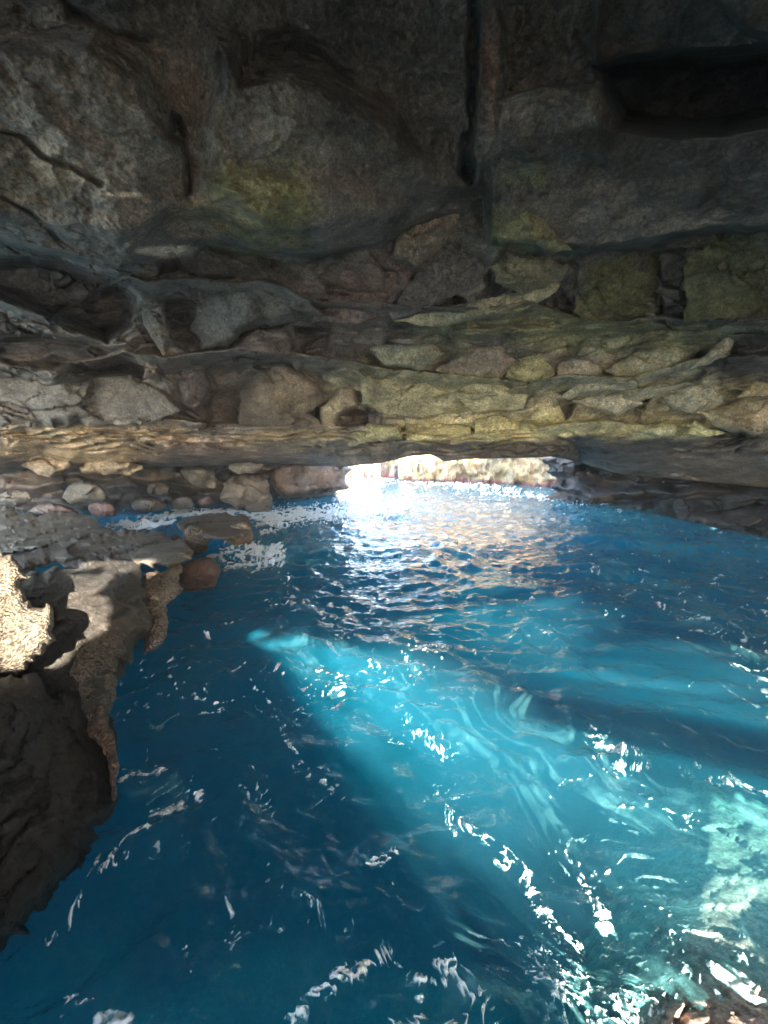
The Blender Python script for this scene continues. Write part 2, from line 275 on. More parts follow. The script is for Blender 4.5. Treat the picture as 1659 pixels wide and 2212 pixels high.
# ------------------------------------------------------------------ rocks traced from the photograph, with their own distance and thickness
def smooth_poly(poly, it=2):
    p = np.array(poly, float)
    for _ in range(it):
        q = np.roll(p, -1, 0); p = np.stack([p*.82+q*.18, p*.18+q*.82], 1).reshape(-1, 2)
    return p
def rock(name, poly, depth, bulge, back, label, cat='rock', group=None, m=None, base=GREY, step=4., r=None, stain_light=False, rough=1., soft=2, seed=0, pw=.5, extra=None, angular=False, on=None):
    """depth: function(px,py) or list of anchors (px,py,D). A closed solid: front swells towards the viewer, back away."""
    P = smooth_poly(poly, soft); n = len(P)
    per = []                                                          # resample the outline and roughen it
    for k in range(n):
        a, b = P[k], P[(k+1) % n]; c = max(1, int(np.hypot(*(b-a))/step))
        for j in range(c): per.append(a+(b-a)*j/c)
    per = np.array(per)
    size = math.sqrt(abs(np.sum(per[:, 0]*np.roll(per[:, 1], 1)-np.roll(per[:, 0], 1)*per[:, 1])/2))
    q3 = np.c_[per/np.clip(size*.28, 7., 22.), np.full(len(per), seed*3.7)]
    size = math.sqrt(abs(np.sum(per[:, 0]*np.roll(per[:, 1], 1)-np.roll(per[:, 0], 1)*per[:, 1])/2))
    per = per+np.c_[fbm(q3, 4, 5), fbm(q3, 4, 6)]*min(15., size*(on or (.04 if angular else .07)))
    x0, y0 = per.min(0); x1, y1 = per.max(0)
    gx, gy = np.meshgrid(np.arange(x0, x1, step), np.arange(y0, y1, step*.9)); gx = gx+(np.arange(gx.shape[0]) % 2)[:, None]*step*.5
    gx, gy = gx.ravel(), gy.ravel(); s = sdf(gx, gy, per); k = s > step*.45
    pts = np.r_[per, np.c_[gx, gy][k]]; m0 = len(per)
    res = delaunay_2d_cdt([Vector(p) for p in pts], [(i, (i+1) % m0) for i in range(m0)], [], 1, 1e-4)
    vv = np.array([tuple(p) for p in res[0]]); tri = np.array([f for f in res[2] if len(f) == 3])
    px, py = vv[:, 0], vv[:, 1]; d = segdist(px, py, per); d[d < .05] = 0; 
    if callable(depth): D = depth(px, py)
    else:
        A = np.array(depth, float)
        if len(A) == 1: D = np.full(len(px), A[0, 2])
        elif len(A) == 2: D = 1/(1/A[0, 2]+(1/A[1, 2]-1/A[0, 2])*np.clip(((px-A[0, 0])*(A[1, 0]-A[0, 0])+(py-A[0, 1])*(A[1, 1]-A[0, 1]))/((A[1, 0]-A[0, 0])**2+(A[1, 1]-A[0, 1])**2), -.3, 1.3))
        elif len(A) == 3:
            M = np.c_[np.ones(len(A)), A[:, :2]]; c = np.linalg.lstsq(M, 1/A[:, 2], rcond=None)[0]; D = 1/(c[0]+px*c[1]+py*c[2])
        else:
            U_ = lambda a, b: (lambda r2: r2*np.log(r2+1e-9))((((a[:, None, :]-b[None])/200.)**2).sum(-1))
            xy = A[:, :2]; na_ = len(A); K = U_(xy, xy)+np.eye(na_)*.06; Q = np.c_[np.ones(na_), xy/200.]
            sol = np.linalg.solve(np.block([[K, Q], [Q.T, np.zeros((3, 3))]]), np.r_[1/A[:, 2], 0, 0, 0])
            g = np.c_[px, py]; D = 1/np.clip(U_(g, xy)@sol[:na_]+np.c_[np.ones(len(g)), g/200.]@sol[na_:], 1/40., 1/1.2)
    rr = r or size*.32
    prof = (1-(1-np.clip(d/rr, 0, 1))**2)**pw
    if angular:
        R = np.random.default_rng(seed+500); e = np.clip(d/(size*.15), 0, 1); cc = per.mean(0); h = np.full(len(px), 1.)
        for k in range(5):
            an = R.uniform(0, 6.28); g = R.uniform(.5, 1.3); h = np.minimum(h, R.uniform(.75, 1.05)+g*((px-cc[0])*math.cos(an)+(py-cc[1])*math.sin(an))/size)
        prof = np.clip(h, .18, 1)*(1-(1-e)**2)**.6
    B = at(px, py, D); rs = float(np.clip(11/D.mean(), 1, 3.2)); nz = relief(B*rs+seed*7.3, rough)/rs*np.minimum(1, prof*1.5)*1.1
    Fr = at(px, py, np.maximum(D-bulge*prof+nz*.75, .3)); Bk = at(px, py, D+back*prof)
    inn = d > 0; idx = np.arange(len(vv)); bi = idx.copy(); bi[inn] = len(vv)+np.arange(inn.sum())
    V = np.r_[Fr, Bk[inn]]
    c1 = np.cross(Fr[tri[:, 1]]-Fr[tri[:, 0]], Fr[tri[:, 2]]-Fr[tri[:, 0]]); toc = np.array([0, 0, CAMH])-Fr[tri[:, 0]]
    if (c1*toc).sum() < 0: tri = tri[:, ::-1]
    if stain_light: T = stains_and_light(px, py, B, base)*stain_light+np.array(base)*(1-stain_light)*np.array([1.1, 1, .86])
    else:
        T = np.tile(np.array(base, float)*np.array([1.08, 1., .88]), (len(px), 1)); t = sm(fbm(B*1.2+seed, 4, 88), -.1, .7)[:, None]*.35; T = T*(1-t)+T*np.array([1.35, 1.2, 1.0])*t
    if extra is not None: T = extra(px, py, B, T)
    o = mesh(name, V, np.r_[tri, bi[tri[:, ::-1]]], m or ROCK, np.r_[T, T[inn]])
    # origin to the middle of the rock
    c = V.mean(0); o.data.transform(__import__('mathutils').Matrix.Translation(-Vector(c))); o.location = Vector(c)
    return tag(o, label, cat, group)
GW = "blocks of stone in the cave wall"
def on_wall(poly, push):
    A = np.array(poly, float); c = A.mean(0); A2 = np.r_[A*.8+c*.2, c[None]]
    d = 1/roof_depth(A2[:, 0], A2[:, 1]); d = np.maximum(d, np.percentile(d, 50)) ; M = np.c_[np.ones(len(A2)), A2-c]
    k = np.linalg.lstsq(M, d, rcond=None)[0]; k[1:] *= .6
    return lambda px, py: 1/(k[0]+(px-c[0])*k[1]+(py-c[1])*k[2])-push*.6+.12
WALL = [
 ([(-60, 800), (30, 804), (110, 816), (270, 814), (325, 829), (360, 849), (387, 889), (350, 909), (280, 916), (150, 921), (65, 921), (-60, 905)], .6, .2, GREY, "long grey block lying level at the far left edge, just above the yellowish ledge"),
 ([(320, 774), (340, 762), (345, 804), (352, 826), (308, 816)], .25, .2, BROWN, "small upright brown splinter standing on the right end of the long grey block"),
 ([(380, 786), (415, 777), (440, 797), (455, 824), (450, 854), (440, 880), (420, 892), (386, 872), (392, 850), (380, 829)], .4, .05, (.12, .10, .095), "narrow purplish rounded block left of the dark hollow in the left wall"),
 ([(542, 786), (600, 777), (648, 790), (690, 838), (700, 862), (668, 893), (690, 905), (694, 938), (640, 934), (560, 930), (512, 921), (518, 880), (522, 840), (534, 806)], .8, .1, (.13, .112, .095), "big mottled brown block bulging out right of the dark hollow"),
 ([(690, 879), (740, 829), (765, 834), (776, 874), (732, 899), (717, 941), (693, 941)], .5, .3, (.19, .16, .125), "pale tan wedge leaning against the big mottled brown block"),
 ([(500, 754), (525, 719), (555, 703), (620, 704), (632, 734), (630, 769), (550, 771), (500, 761)], .5, .2, (.17, .145, .135), "squat purplish grey block resting directly on the ledge above the mottled brown block"),
 ([(420, 669), (450, 634), (500, 619), (575, 609), (655, 629), (652, 690), (585, 702), (525, 720), (500, 752), (440, 749), (415, 714)], .6, .1, (.135, .13, .12), "broad rough grey boulder face under the thin upper ledge on the left"),
 ([(670, 696), (710, 640), (750, 579), (830, 548), (890, 570), (885, 610), (835, 680), (760, 702)], .45, .0, PURP, "purplish slab with vertical cracks left of the middle of the roof"),
 ([(842, 552), (868, 498), (950, 448), (1005, 434), (992, 470), (962, 530), (900, 575)], .45, .1, (.19, .165, .13), "pointed tan slab below the foot of the reddish stone rib"),
 ([(905, 585), (970, 535), (1045, 515), (1052, 600), (960, 652), (850, 690), (842, 672)], .3, .0, (.095, .09, .09), "dark grey smooth slab in the middle between the tan slab and the mottled block"),
 ([(378, 544), (400, 522), (500, 560), (580, 590), (578, 602), (440, 602), (412, 590)], .35, .0, GREY, "grey wedge tucked under the pale edge of the big roof bulge"),
 ([(300, 604), (350, 649), (370, 729), (399, 766), (350, 769), (310, 700)], .5, .2, GREY, "dark spur hanging beside the deep hollow on the left"),
 ([(1062, 508), (1100, 457), (1140, 445), (1178, 470), (1210, 517), (1235, 540), (1200, 546), (1160, 528), (1080, 522)], .45, .3, (.19, .18, .10), "greenish rounded lump under the roof right of the reddish rib"),
 ([(1055, 549), (1075, 532), (1180, 559), (1232, 576), (1210, 606), (1130, 636), (1070, 610)], .5, .1, (.2, .185, .12), "mottled pitted block below the greenish rounded lump"),
 ([(845, 694), (930, 672), (1030, 652), (1130, 629), (1210, 600), (1202, 634), (1130, 668), (1005, 694), (930, 706)], .4, .3, (.19, .18, .125), "long lens of greenish stone curving up to the right under the mottled block"),
 ([(1245, 560), (1425, 544), (1420, 654), (1405, 689), (1280, 704), (1245, 676)], .25, .0, (.12, .115, .05), "flat olive green panel of rock, the left one of two"),
 ([(1480, 549), (1560, 520), (1720, 512), (1720, 690), (1480, 692)], .25, .0, (.12, .12, .06), "flat olive green panel of rock running out of the right edge"),
 ([(935, 799), (1020, 744), (1130, 744), (1110, 784), (1080, 821), (980, 816)], .45, .1, (.14, .11, .10), "dark purplish block in the middle of the right wall"),
 ([(795, 752), (840, 744), (930, 744), (962, 764), (917, 799), (830, 788)], .35, .1, (.14, .145, .115), "low grey green block left of the dark purplish block"),
 ([(1090, 811), (1110, 779), (1155, 749), (1177, 774), (1200, 804), (1198, 826), (1130, 829)], .4, .1, (.17, .17, .08), "green block just right of the dark purplish block"),
 ([(1202, 784), (1255, 769), (1297, 784), (1302, 804), (1262, 821), (1204, 825)], .35, .1, (.2, .19, .17), "smooth light grey block right of the green block"),
 ([(1307, 799), (1380, 754), (1530, 719), (1507, 764), (1432, 809), (1330, 816)], .45, .1, (.21, .2, .13), "long slanting olive block on the right above the middle ledge"),
 ([(1485, 801), (1570, 722), (1587, 729), (1577, 766), (1530, 786)], .4, .4, (.31, .27, .19), "pale pointed wedge rising to the right beside the slanting olive block"),
 ([(1428, 856), (1480, 824), (1550, 812), (1572, 854), (1567, 876), (1495, 896), (1453, 881)], .5, .2, (.27, .26, .22), "large pale grey block under the pale pointed wedge"),
 ([(1210, 856), (1255, 826), (1357, 816), (1352, 844), (1280, 849), (1230, 864)], .35, .2, (.2, .19, .16), "thin grey slab directly below the right hand ledge"),
 ([(1230, 868), (1305, 846), (1370, 851), (1387, 874), (1330, 901), (1255, 876)], .4, .2, (.22, .205, .18), "grey block under the thin grey slab"),
 ([(1143, 896), (1170, 869), (1204, 869), (1220, 904), (1215, 915), (1155, 911)], .4, .3, (.29, .28, .15), "yellow green lump left of the small black hole"),
 ([(1023, 946), (1030, 904), (1080, 897), (1120, 909), (1126, 941), (1070, 955)], .45, .3, (.27, .26, .15), "rounded olive yellow block low over the right half of the opening"),
 ([(1120, 911), (1150, 914), (1168, 930), (1130, 938)], .3, .3, (.34, .32, .18), "small bright yellow stone beside the rounded olive yellow block"),
 ([(875, 916), (980, 914), (1020, 924), (1016, 946), (930, 956), (875, 951)], .4, .3, (.24, .235, .14), "flat long green block low over the left part of the opening"),
 ([(752, 938), (800, 915), (860, 917), (872, 950), (780, 958)], .4, .3, (.24, .235, .14), "yellow green rounded block left of the flat long green block"),
 ([(1380, 931), (1430, 912), (1462, 918), (1456, 941), (1420, 946)], .4, .4, (.38, .35, .22), "small cream block with square corners low on the right"),
 ([(1483, 936), (1500, 907), (1530, 927), (1572, 935), (1530, 944)], .3, .4, (.38, .36, .2), "low cream wedge with a green flank at the right"),
 ([(1590, 857), (1630, 826), (1720, 812), (1720, 858)], .45, .4, (.28, .22, .12), "brown stained block cut by the right edge, upper one"),
 ([(1500, 891), (1570, 876), (1600, 859), (1720, 860), (1720, 946), (1560, 932)], .5, .3, (.22, .18, .13), "broad brown grey block at the right edge under the stained block"),
 ([(920, 911), (980, 877), (1027, 899), (1022, 922)], .35, .3, (.23, .22, .15), "triangular olive stone above the flat long green block"),
 ([(1000, 831), (1070, 824), (1140, 854), (1130, 886), (1030, 891), (985, 856)], .4, .2, (.22, .21, .14), "rounded olive block below the middle of the ledge"),
 ([(775, 806), (830, 815), (920, 825), (985, 851), (980, 881), (920, 906), (830, 896), (780, 872)], .5, .1, (.19, .185, .13), "wide grey green block right of the tan wedge"),
]
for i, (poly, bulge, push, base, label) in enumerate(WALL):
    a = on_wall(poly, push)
    rock("wall_block", poly, a, bulge, .9, label, 'rock', GW, ROCK, tuple(v*float(np.interp(poly[0][1], [550, 800], [1, 1.6 if poly[0][0] > 780 else 1.]))*(1 if poly[0][0] > 780 else .72) for v in base), 3.6, seed=i+1, soft=0, rough=1.2, angular=True, stain_light=.55)

# stones hanging from the low lip on the left, and the block beside the opening
rock("hanging_stone", [(30, 1001), (60, 990), (149, 985), (165, 1011), (134, 1018), (106, 1036), (79, 1022), (50, 1006)], [(90, 1000, 16.2)], .5, 1, "tan stone tooth hanging from the low ledge, the left one", 'rock', "stones hanging from the low ledge", base=(.19, .15, .11), seed=50)
rock("hanging_stone", [(169, 1010), (204, 984), (244, 987), (275, 999), (316, 1009), (271, 1026), (220, 1026), (177, 1022)], [(240, 1000, 16.8)], .5, 1, "tan folded stone hanging from the low ledge, right of the first tooth", 'rock', "stones hanging from the low ledge", base=(.2, .16, .115), seed=51)
rock("hanging_stone", [(487, 1001), (578, 999), (552, 1021), (511, 1026)], [(530, 1010, 19)], .4, 1, "small dark stone hanging over the round boulder", 'rock', "stones hanging from the low ledge", base=(.14, .125, .11), seed=52)
rock("square_block", [(585, 1003), (660, 1000), (752, 1004), (753, 1030), (748, 1053), (716, 1061), (695, 1060), (640, 1075), (585, 1070)], [(600, 1040, 23.5), (752, 1040, 25.5)], .9, 1.5, "dark square block standing in the sea at the left jamb of the opening", 'rock', m=WET, base=(.13, .10, .09), seed=53, r=14)

# ------------------------------------------------------------------ walls below the lip, the shore shelf, the added sun-masking wall behind the camera
def backwall(name, pts, m=WET, base=(.09, .08, .075), nx=260, nz=70, amp=.8, rows=None):
    """pts: (px, pytop, Dtop, pybottom, Dbottom)"""
    pts = np.array(pts, float); x = np.linspace(pts[0, 0], pts[-1, 0], nx); t = np.linspace(0, 1, nz)
    a, b, c, d = [np.interp(x, pts[:, 0], pts[:, k]) for k in (1, 2, 3, 4)]
    V = a[None]+(c-a)[None]*t[:, None]; I = (1/b)[None]+(1/d-1/b)[None]*t[:, None]; U = x[None]+0*V; e_ = np.c_[V.ravel()/14., V.ravel()*0, V.ravel()*0+3]; jag = (fbm(e_, 4, 12).reshape(V.shape)+.25)*16; side = 1 if pts[0, 0] > 900 else -1
    edge = pts[0, 0] if side > 0 else pts[-1, 0]; U = U+side*jag*(1-sm(np.abs(U-edge), 0, 60))
    P = at(U.ravel(), V.ravel(), 1/I.ravel()); D = 1/I.ravel()+relief(P+9, amp)
    # ledges under the lip
    D = D+.5*np.sin(P[:, 2]*5+fbm(P*.4, 3, 4)*3)*sm(D, 10, 20)*amp
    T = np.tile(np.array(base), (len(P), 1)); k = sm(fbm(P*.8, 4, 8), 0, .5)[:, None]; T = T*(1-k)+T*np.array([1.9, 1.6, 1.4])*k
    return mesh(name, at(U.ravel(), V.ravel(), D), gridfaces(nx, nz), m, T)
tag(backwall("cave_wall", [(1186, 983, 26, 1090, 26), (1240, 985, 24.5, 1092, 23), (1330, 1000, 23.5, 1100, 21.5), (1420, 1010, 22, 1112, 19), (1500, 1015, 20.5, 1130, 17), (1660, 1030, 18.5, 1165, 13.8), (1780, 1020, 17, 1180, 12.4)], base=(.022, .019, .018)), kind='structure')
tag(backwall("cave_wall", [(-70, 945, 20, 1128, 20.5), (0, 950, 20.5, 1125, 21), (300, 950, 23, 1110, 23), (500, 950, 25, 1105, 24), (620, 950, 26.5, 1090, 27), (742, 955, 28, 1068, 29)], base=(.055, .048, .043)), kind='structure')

Wd = lambda px, py: float(dw(px, py))
GB = "boulders along the left shore"
B = [
 ("boulder", [(475, 1056), (483, 1037), (511, 1027), (562, 1029), (581, 1040), (591, 1092), (583, 1112), (556, 1108), (499, 1096), (476, 1080)], Wd(575, 1104), 1.0, 1.2, "large round wet boulder standing at the water's edge, farthest right on the left shore", WET, (.17, .14, .12)),
 ("boulder", [(389, 1013), (413, 1006), (464, 1014), (472, 1044), (464, 1058), (424, 1054), (393, 1026)], 21, .7, 1, "angular boulder behind and left of the large round wet boulder", WET, (.17, .16, .14)),
 ("boulder", [(132, 1074), (145, 1052), (173, 1037), (204, 1040), (236, 1068), (230, 1086), (150, 1088)], 18.5, .6, 1, "pointed grey boulder below the tan stone tooth", WET, (.14, .125, .11)),
 ("boulder", [(50, 1113), (79, 1090), (138, 1088), (172, 1107), (160, 1120), (60, 1122)], 15.5, .5, 1.2, "low flat reddish rock at the back of the left shore", WET, (.15, .105, .10)),
 ("boulder", [(186, 1093), (212, 1083), (246, 1086), (254, 1117), (205, 1118)], 15.8, .4, .9, "small red brown rock right of the low flat reddish rock", WET, (.15, .098, .09)),
 ("boulder", [(281, 1088), (306, 1075), (346, 1079), (360, 1095), (336, 1106), (290, 1106)], 18, .5, .9, "dark smooth boulder beside the streaming water, the left one of two", WET, (.085, .075, .07)),
 ("boulder", [(371, 1084), (393, 1069), (415, 1075), (419, 1097), (377, 1102)], 19, .4, .8, "small dark boulder between the smooth one and the reddish stone", WET, (.095, .08, .075)),
 ("boulder", [(426, 1079), (456, 1069), (463, 1089), (432, 1096)], 19.5, .4, .7, "small reddish stone left of the large round wet boulder", WET, (.15, .10, .09)),
 ("boulder", [(0, 1065), (40, 1058), (60, 1062), (72, 1085), (20, 1095), (-50, 1090), (-60, 1066)], 18, .5, 1, "dull grey boulder at the left edge under the low ledge", WET, (.13, .12, .11)),
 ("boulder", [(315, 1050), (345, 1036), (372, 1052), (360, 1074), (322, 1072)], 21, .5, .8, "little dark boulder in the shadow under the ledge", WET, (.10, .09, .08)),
]
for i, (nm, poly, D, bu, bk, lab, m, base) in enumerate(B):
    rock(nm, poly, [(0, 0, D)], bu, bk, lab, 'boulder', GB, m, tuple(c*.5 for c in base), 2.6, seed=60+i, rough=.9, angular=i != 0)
# shelf of wet rock sloping to the water, seen from above
def flat(z, slope=0., x0=0.):
    def f(px, py):
        x, y, zz = ray(px, py); return (CAMH-z)/np.maximum(-zz, .01)*y
    return f
rock("wet_shelf", [(-500, 1112), (-60, 1110), (59, 1112), (130, 1110), (185, 1112), (215, 1128), (232, 1150), (346, 1152), (420, 1180), (400, 1222), (299, 1224), (138, 1226), (-60, 1240), (-500, 1250)], flat(.7), .45, 2, "broad grey wet shelf of rock on the left behind the sunlit rocks", 'rock ledge', m=WET, base=(.10, .092, .082), seed=80, r=60, rough=1.3, step=4)
rock("wet_shelf", [(380, 1128), (410, 1113), (470, 1110), (528, 1113), (548, 1142), (520, 1160), (470, 1168), (432, 1160), (390, 1150)], flat(.55), .35, 1.5, "flat dark rock awash between the two runs of white water", 'rock ledge', m=WET, base=(.06, .05, .043), seed=81, r=16, rough=1., step=3)
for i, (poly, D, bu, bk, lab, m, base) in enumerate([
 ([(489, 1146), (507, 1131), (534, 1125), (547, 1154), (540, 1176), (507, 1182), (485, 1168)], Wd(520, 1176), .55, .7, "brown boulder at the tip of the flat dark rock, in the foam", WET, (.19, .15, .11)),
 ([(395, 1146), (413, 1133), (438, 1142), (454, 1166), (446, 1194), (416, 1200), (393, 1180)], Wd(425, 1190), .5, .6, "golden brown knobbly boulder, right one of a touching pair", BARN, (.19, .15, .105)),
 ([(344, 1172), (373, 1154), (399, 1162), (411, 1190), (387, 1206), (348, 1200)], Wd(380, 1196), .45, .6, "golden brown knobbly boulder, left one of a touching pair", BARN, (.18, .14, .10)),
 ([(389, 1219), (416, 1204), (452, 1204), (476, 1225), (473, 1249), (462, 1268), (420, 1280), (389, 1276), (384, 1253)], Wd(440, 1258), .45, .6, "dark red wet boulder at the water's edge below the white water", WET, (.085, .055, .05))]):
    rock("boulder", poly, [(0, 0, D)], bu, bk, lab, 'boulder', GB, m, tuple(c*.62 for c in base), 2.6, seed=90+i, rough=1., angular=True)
rock("barnacled_rock", [(304, 1235), (338, 1231), (395, 1211), (393, 1280), (363, 1312), (356, 1360), (340, 1410), (310, 1420), (302, 1378), (306, 1292)], [(330, 1385, Wd(326, 1384)), (395, 1240, Wd(392, 1285)*1.0), (310, 1235, 7.9), (350, 1300, Wd(358, 1330))], .3, 1.2, "narrow wedge of rock crusted with barnacles at the waterline", 'rock', m=BARN, base=(.2, .165, .14), seed=100, step=3, r=22, rough=.5)
rock("rock_outcrop", [(-420, 1260), (-60, 1240), (60, 1236), (138, 1228), (189, 1203), (267, 1201), (305, 1219), (312, 1292), (316, 1371), (300, 1410), (262, 1450), (245, 1500), (225, 1545), (190, 1560), (110, 1600), (-60, 1600), (-420, 1600)],
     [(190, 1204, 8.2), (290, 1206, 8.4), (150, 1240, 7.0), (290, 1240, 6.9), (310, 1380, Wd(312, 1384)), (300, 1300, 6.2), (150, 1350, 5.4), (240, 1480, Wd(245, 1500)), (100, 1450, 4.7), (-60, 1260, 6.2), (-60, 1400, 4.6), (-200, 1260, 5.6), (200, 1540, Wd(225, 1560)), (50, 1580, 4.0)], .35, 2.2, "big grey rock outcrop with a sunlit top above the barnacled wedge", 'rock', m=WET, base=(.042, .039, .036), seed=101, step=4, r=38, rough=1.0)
rock("barnacled_rock", [(160, 1400), (190, 1372), (230, 1360), (262, 1352), (268, 1400), (258, 1450), (246, 1500), (236, 1545), (215, 1580), (190, 1560), (170, 1500), (155, 1450)], [(255, 1400, 5.0), (240, 1500, Wd(245, 1510)*.97), (170, 1420, 4.6), (200, 1560, Wd(225, 1590))], .22, .8, "dark barnacle crust covering the corner of the grey outcrop", 'rock', m=BARN, base=(.13, .11, .09), seed=102, step=3, r=22, rough=.5)
rock("barnacled_rock", [(-300, 1190), (-60, 1186), (24, 1198), (48, 1225), (63, 1249), (36, 1262), (51, 1284), (71, 1312), (102, 1302), (122, 1327), (104, 1359), (114, 1382), (94, 1422), (63, 1437), (24, 1459), (-60, 1465), (-300, 1480)], [(0, 1200, 4.9), (60, 1300, 4.5), (0, 1450, 4.0), (110, 1350, 4.3)], .3, 1.3, "glittering cream barnacled rock lit by the sun at the left edge", 'rock', m=BARN, base=(.14, .118, .09), seed=103, step=3, r=26, rough=.6, soft=1, on=.03)
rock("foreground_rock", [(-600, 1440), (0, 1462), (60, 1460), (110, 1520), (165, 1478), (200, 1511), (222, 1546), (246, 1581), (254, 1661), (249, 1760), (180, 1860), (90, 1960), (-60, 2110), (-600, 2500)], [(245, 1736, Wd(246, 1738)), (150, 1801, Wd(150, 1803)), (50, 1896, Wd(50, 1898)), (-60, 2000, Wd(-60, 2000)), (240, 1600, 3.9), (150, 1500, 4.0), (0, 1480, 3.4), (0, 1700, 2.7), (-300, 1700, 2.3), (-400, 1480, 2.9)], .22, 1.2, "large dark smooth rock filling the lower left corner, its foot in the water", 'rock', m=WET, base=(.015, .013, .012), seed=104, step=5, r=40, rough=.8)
rock("barnacled_rock", [(205, 1520), (225, 1500), (235, 1560), (250, 1600), (256, 1660), (252, 1730), (240, 1720), (236, 1650), (215, 1600), (180, 1590), (190, 1560)], [(245, 1700, Wd(246, 1738)*.97), (215, 1530, 3.85)], .1, .4, "thin strip of brown barnacles edging the large dark foreground rock", 'rock', m=BARN, base=(.18, .12, .09), seed=105, step=3, r=14, rough=.3)

# unseen wall added behind the camera: gaps back-projected from the wanted sun patches
GAPS = []
def sun_gap(poly, depth):
    A = np.array(poly, float); Dp = depth(A[:, 0], A[:, 1]) if callable(depth) else np.full(len(A), float(depth))
    P = at(A[:, 0], A[:, 1], Dp); t = (-6-P[:, 1])/tosun.y
    GAPS.append([(P[k, 0]+tosun.x*t[k], P[k, 2]+tosun.z*t[k]) for k in range(len(P))])
sun_gap([(500, 1356), (560, 1352), (760, 1404), (1000, 1480), (1250, 1600), (1500, 1690), (1800, 1780), (2500, 1950), (3600, 2300), (4200, 3300), (2400, 4200), (1500, 2900), (1150, 2150), (980, 1800), (760, 1520), (620, 1420), (530, 1378)], dw)
sun_gap([(-200, 1180), (24, 1190), (70, 1249), (60, 1290), (130, 1300), (125, 1400), (70, 1440), (-20, 1400), (-200, 1400)], 4.1)
sun_gap([(1020, 1150), (1250, 1135), (1450, 1170), (1659, 1230), (2100, 1350), (2300, 1750), (1659, 1580), (1300, 1440), (1080, 1350)], dw)
sun_gap([(125, 1238), (180, 1185), (310, 1185), (318, 1228), (255, 1262), (195, 1246)], 7.0)
xs = np.arange(-9, 45, .08); zs = np.arange(2.3, 15.3, .08)
X, Z = np.meshgrid(xs, zs); q = np.stack([X, X*0, Z], -1).reshape(-1, 3)
wX = X.ravel()+fbm(q*1.7, 4, 200)*.12; wZ = Z.ravel()+fbm(q*1.7, 4, 210)*.12
op = np.zeros(wX.shape, bool)
for k_g, g in enumerate(GAPS): 
    s_ = sdf(wX, wZ, g); 
    op |= (s_-sm(wZ, 4.9, 6.3)*.30+fbm(q*2.6, 4, 230)*.34+fbm(q*7, 2, 236)*.34 > .10 if k_g == 0 else s_+fbm(q*4, 3, 230)*.08 > .03) if k_g != 2 else (s_ > 0) & (fbm(q*4.5, 3, 240) > .36)
op = op.reshape(X.shape); keep = ~(op[:-1, :-1] | op[1:, 1:])
Pb = np.stack([X.ravel(), -6-fbm(q*.6, 4, 220)*.5, Z.ravel()], -1)
tag(mesh("cave_wall", Pb, gridfaces(len(xs), len(zs), keep), ROCK, np.tile(np.array(GREY), (len(Pb), 1))), kind='structure')  # added light blocker out of view, pierced to shape the sun patches
def panel(name, x0, x1, y0, y1, zf, m=ROCK, n=60, base=GREY, kind='structure'):
    X, Y = np.meshgrid(np.linspace(x0, x1, n), np.linspace(y0, y1, n)); Z = zf(X, Y); P = np.stack([X, Y, Z], -1).reshape(-1, 3)
    P[:, 2] += fbm(P*.5, 4, 300)*.35
    return tag(mesh(name, P, gridfaces(n, n), m, np.tile(np.array(base), (len(P), 1))), kind=kind)
panel("cave_roof", -14, 26, -7.5, 2.6, lambda x, y: 8.8+.58*(2.6-y)-.001*(x*x))
# right side wall
Y, Z = np.meshgrid(np.linspace(-7, 9, 60), np.linspace(-2, 9, 50)); P = np.stack([12+.0*Y+Y*.25, Y, Z], -1).reshape(-1, 3); P[:, 0] += fbm(P*.5, 4, 320)*.6
tag(mesh("cave_wall", P, gridfaces(60, 50), ROCK, np.tile(np.array(GREY), (len(P), 1))), kind='structure')
# ledge the photographer stands on
panel("rock_ledge", -9, 13, -9, -.2, lambda x, y: 1.1-sm(y, -1.6, -.3)*2.2, WET, base=(.30, .25, .19))

# the top of the headland over the cave
n_ = 260; X, Y = np.meshgrid(np.linspace(-45, 50, n_), np.linspace(-7.6, 27, n_)); sec = X/np.maximum(Y, 1)*F+CX
no = sm(sec, 765, 800)*(1-sm(sec, 1190, 1225)); Z = 15-11.4*sm(Y, 11-5.2*no, 27-9.6*no)
P = np.stack([X, Y, Z], -1).reshape(-1, 3); P[:, 2] += fbm(P*.5, 4, 300)*.35*(1-.6*sm(Y.ravel(), 10, 16)); kk = ~((no > .3) & (Y > 17.4))
tag(mesh("headland", P, gridfaces(n_, n_, (kk[:-1, :-1] & kk[1:, 1:])), ROCK, np.tile(np.array((.25, .21, .17)), (len(P), 1))), kind='structure')
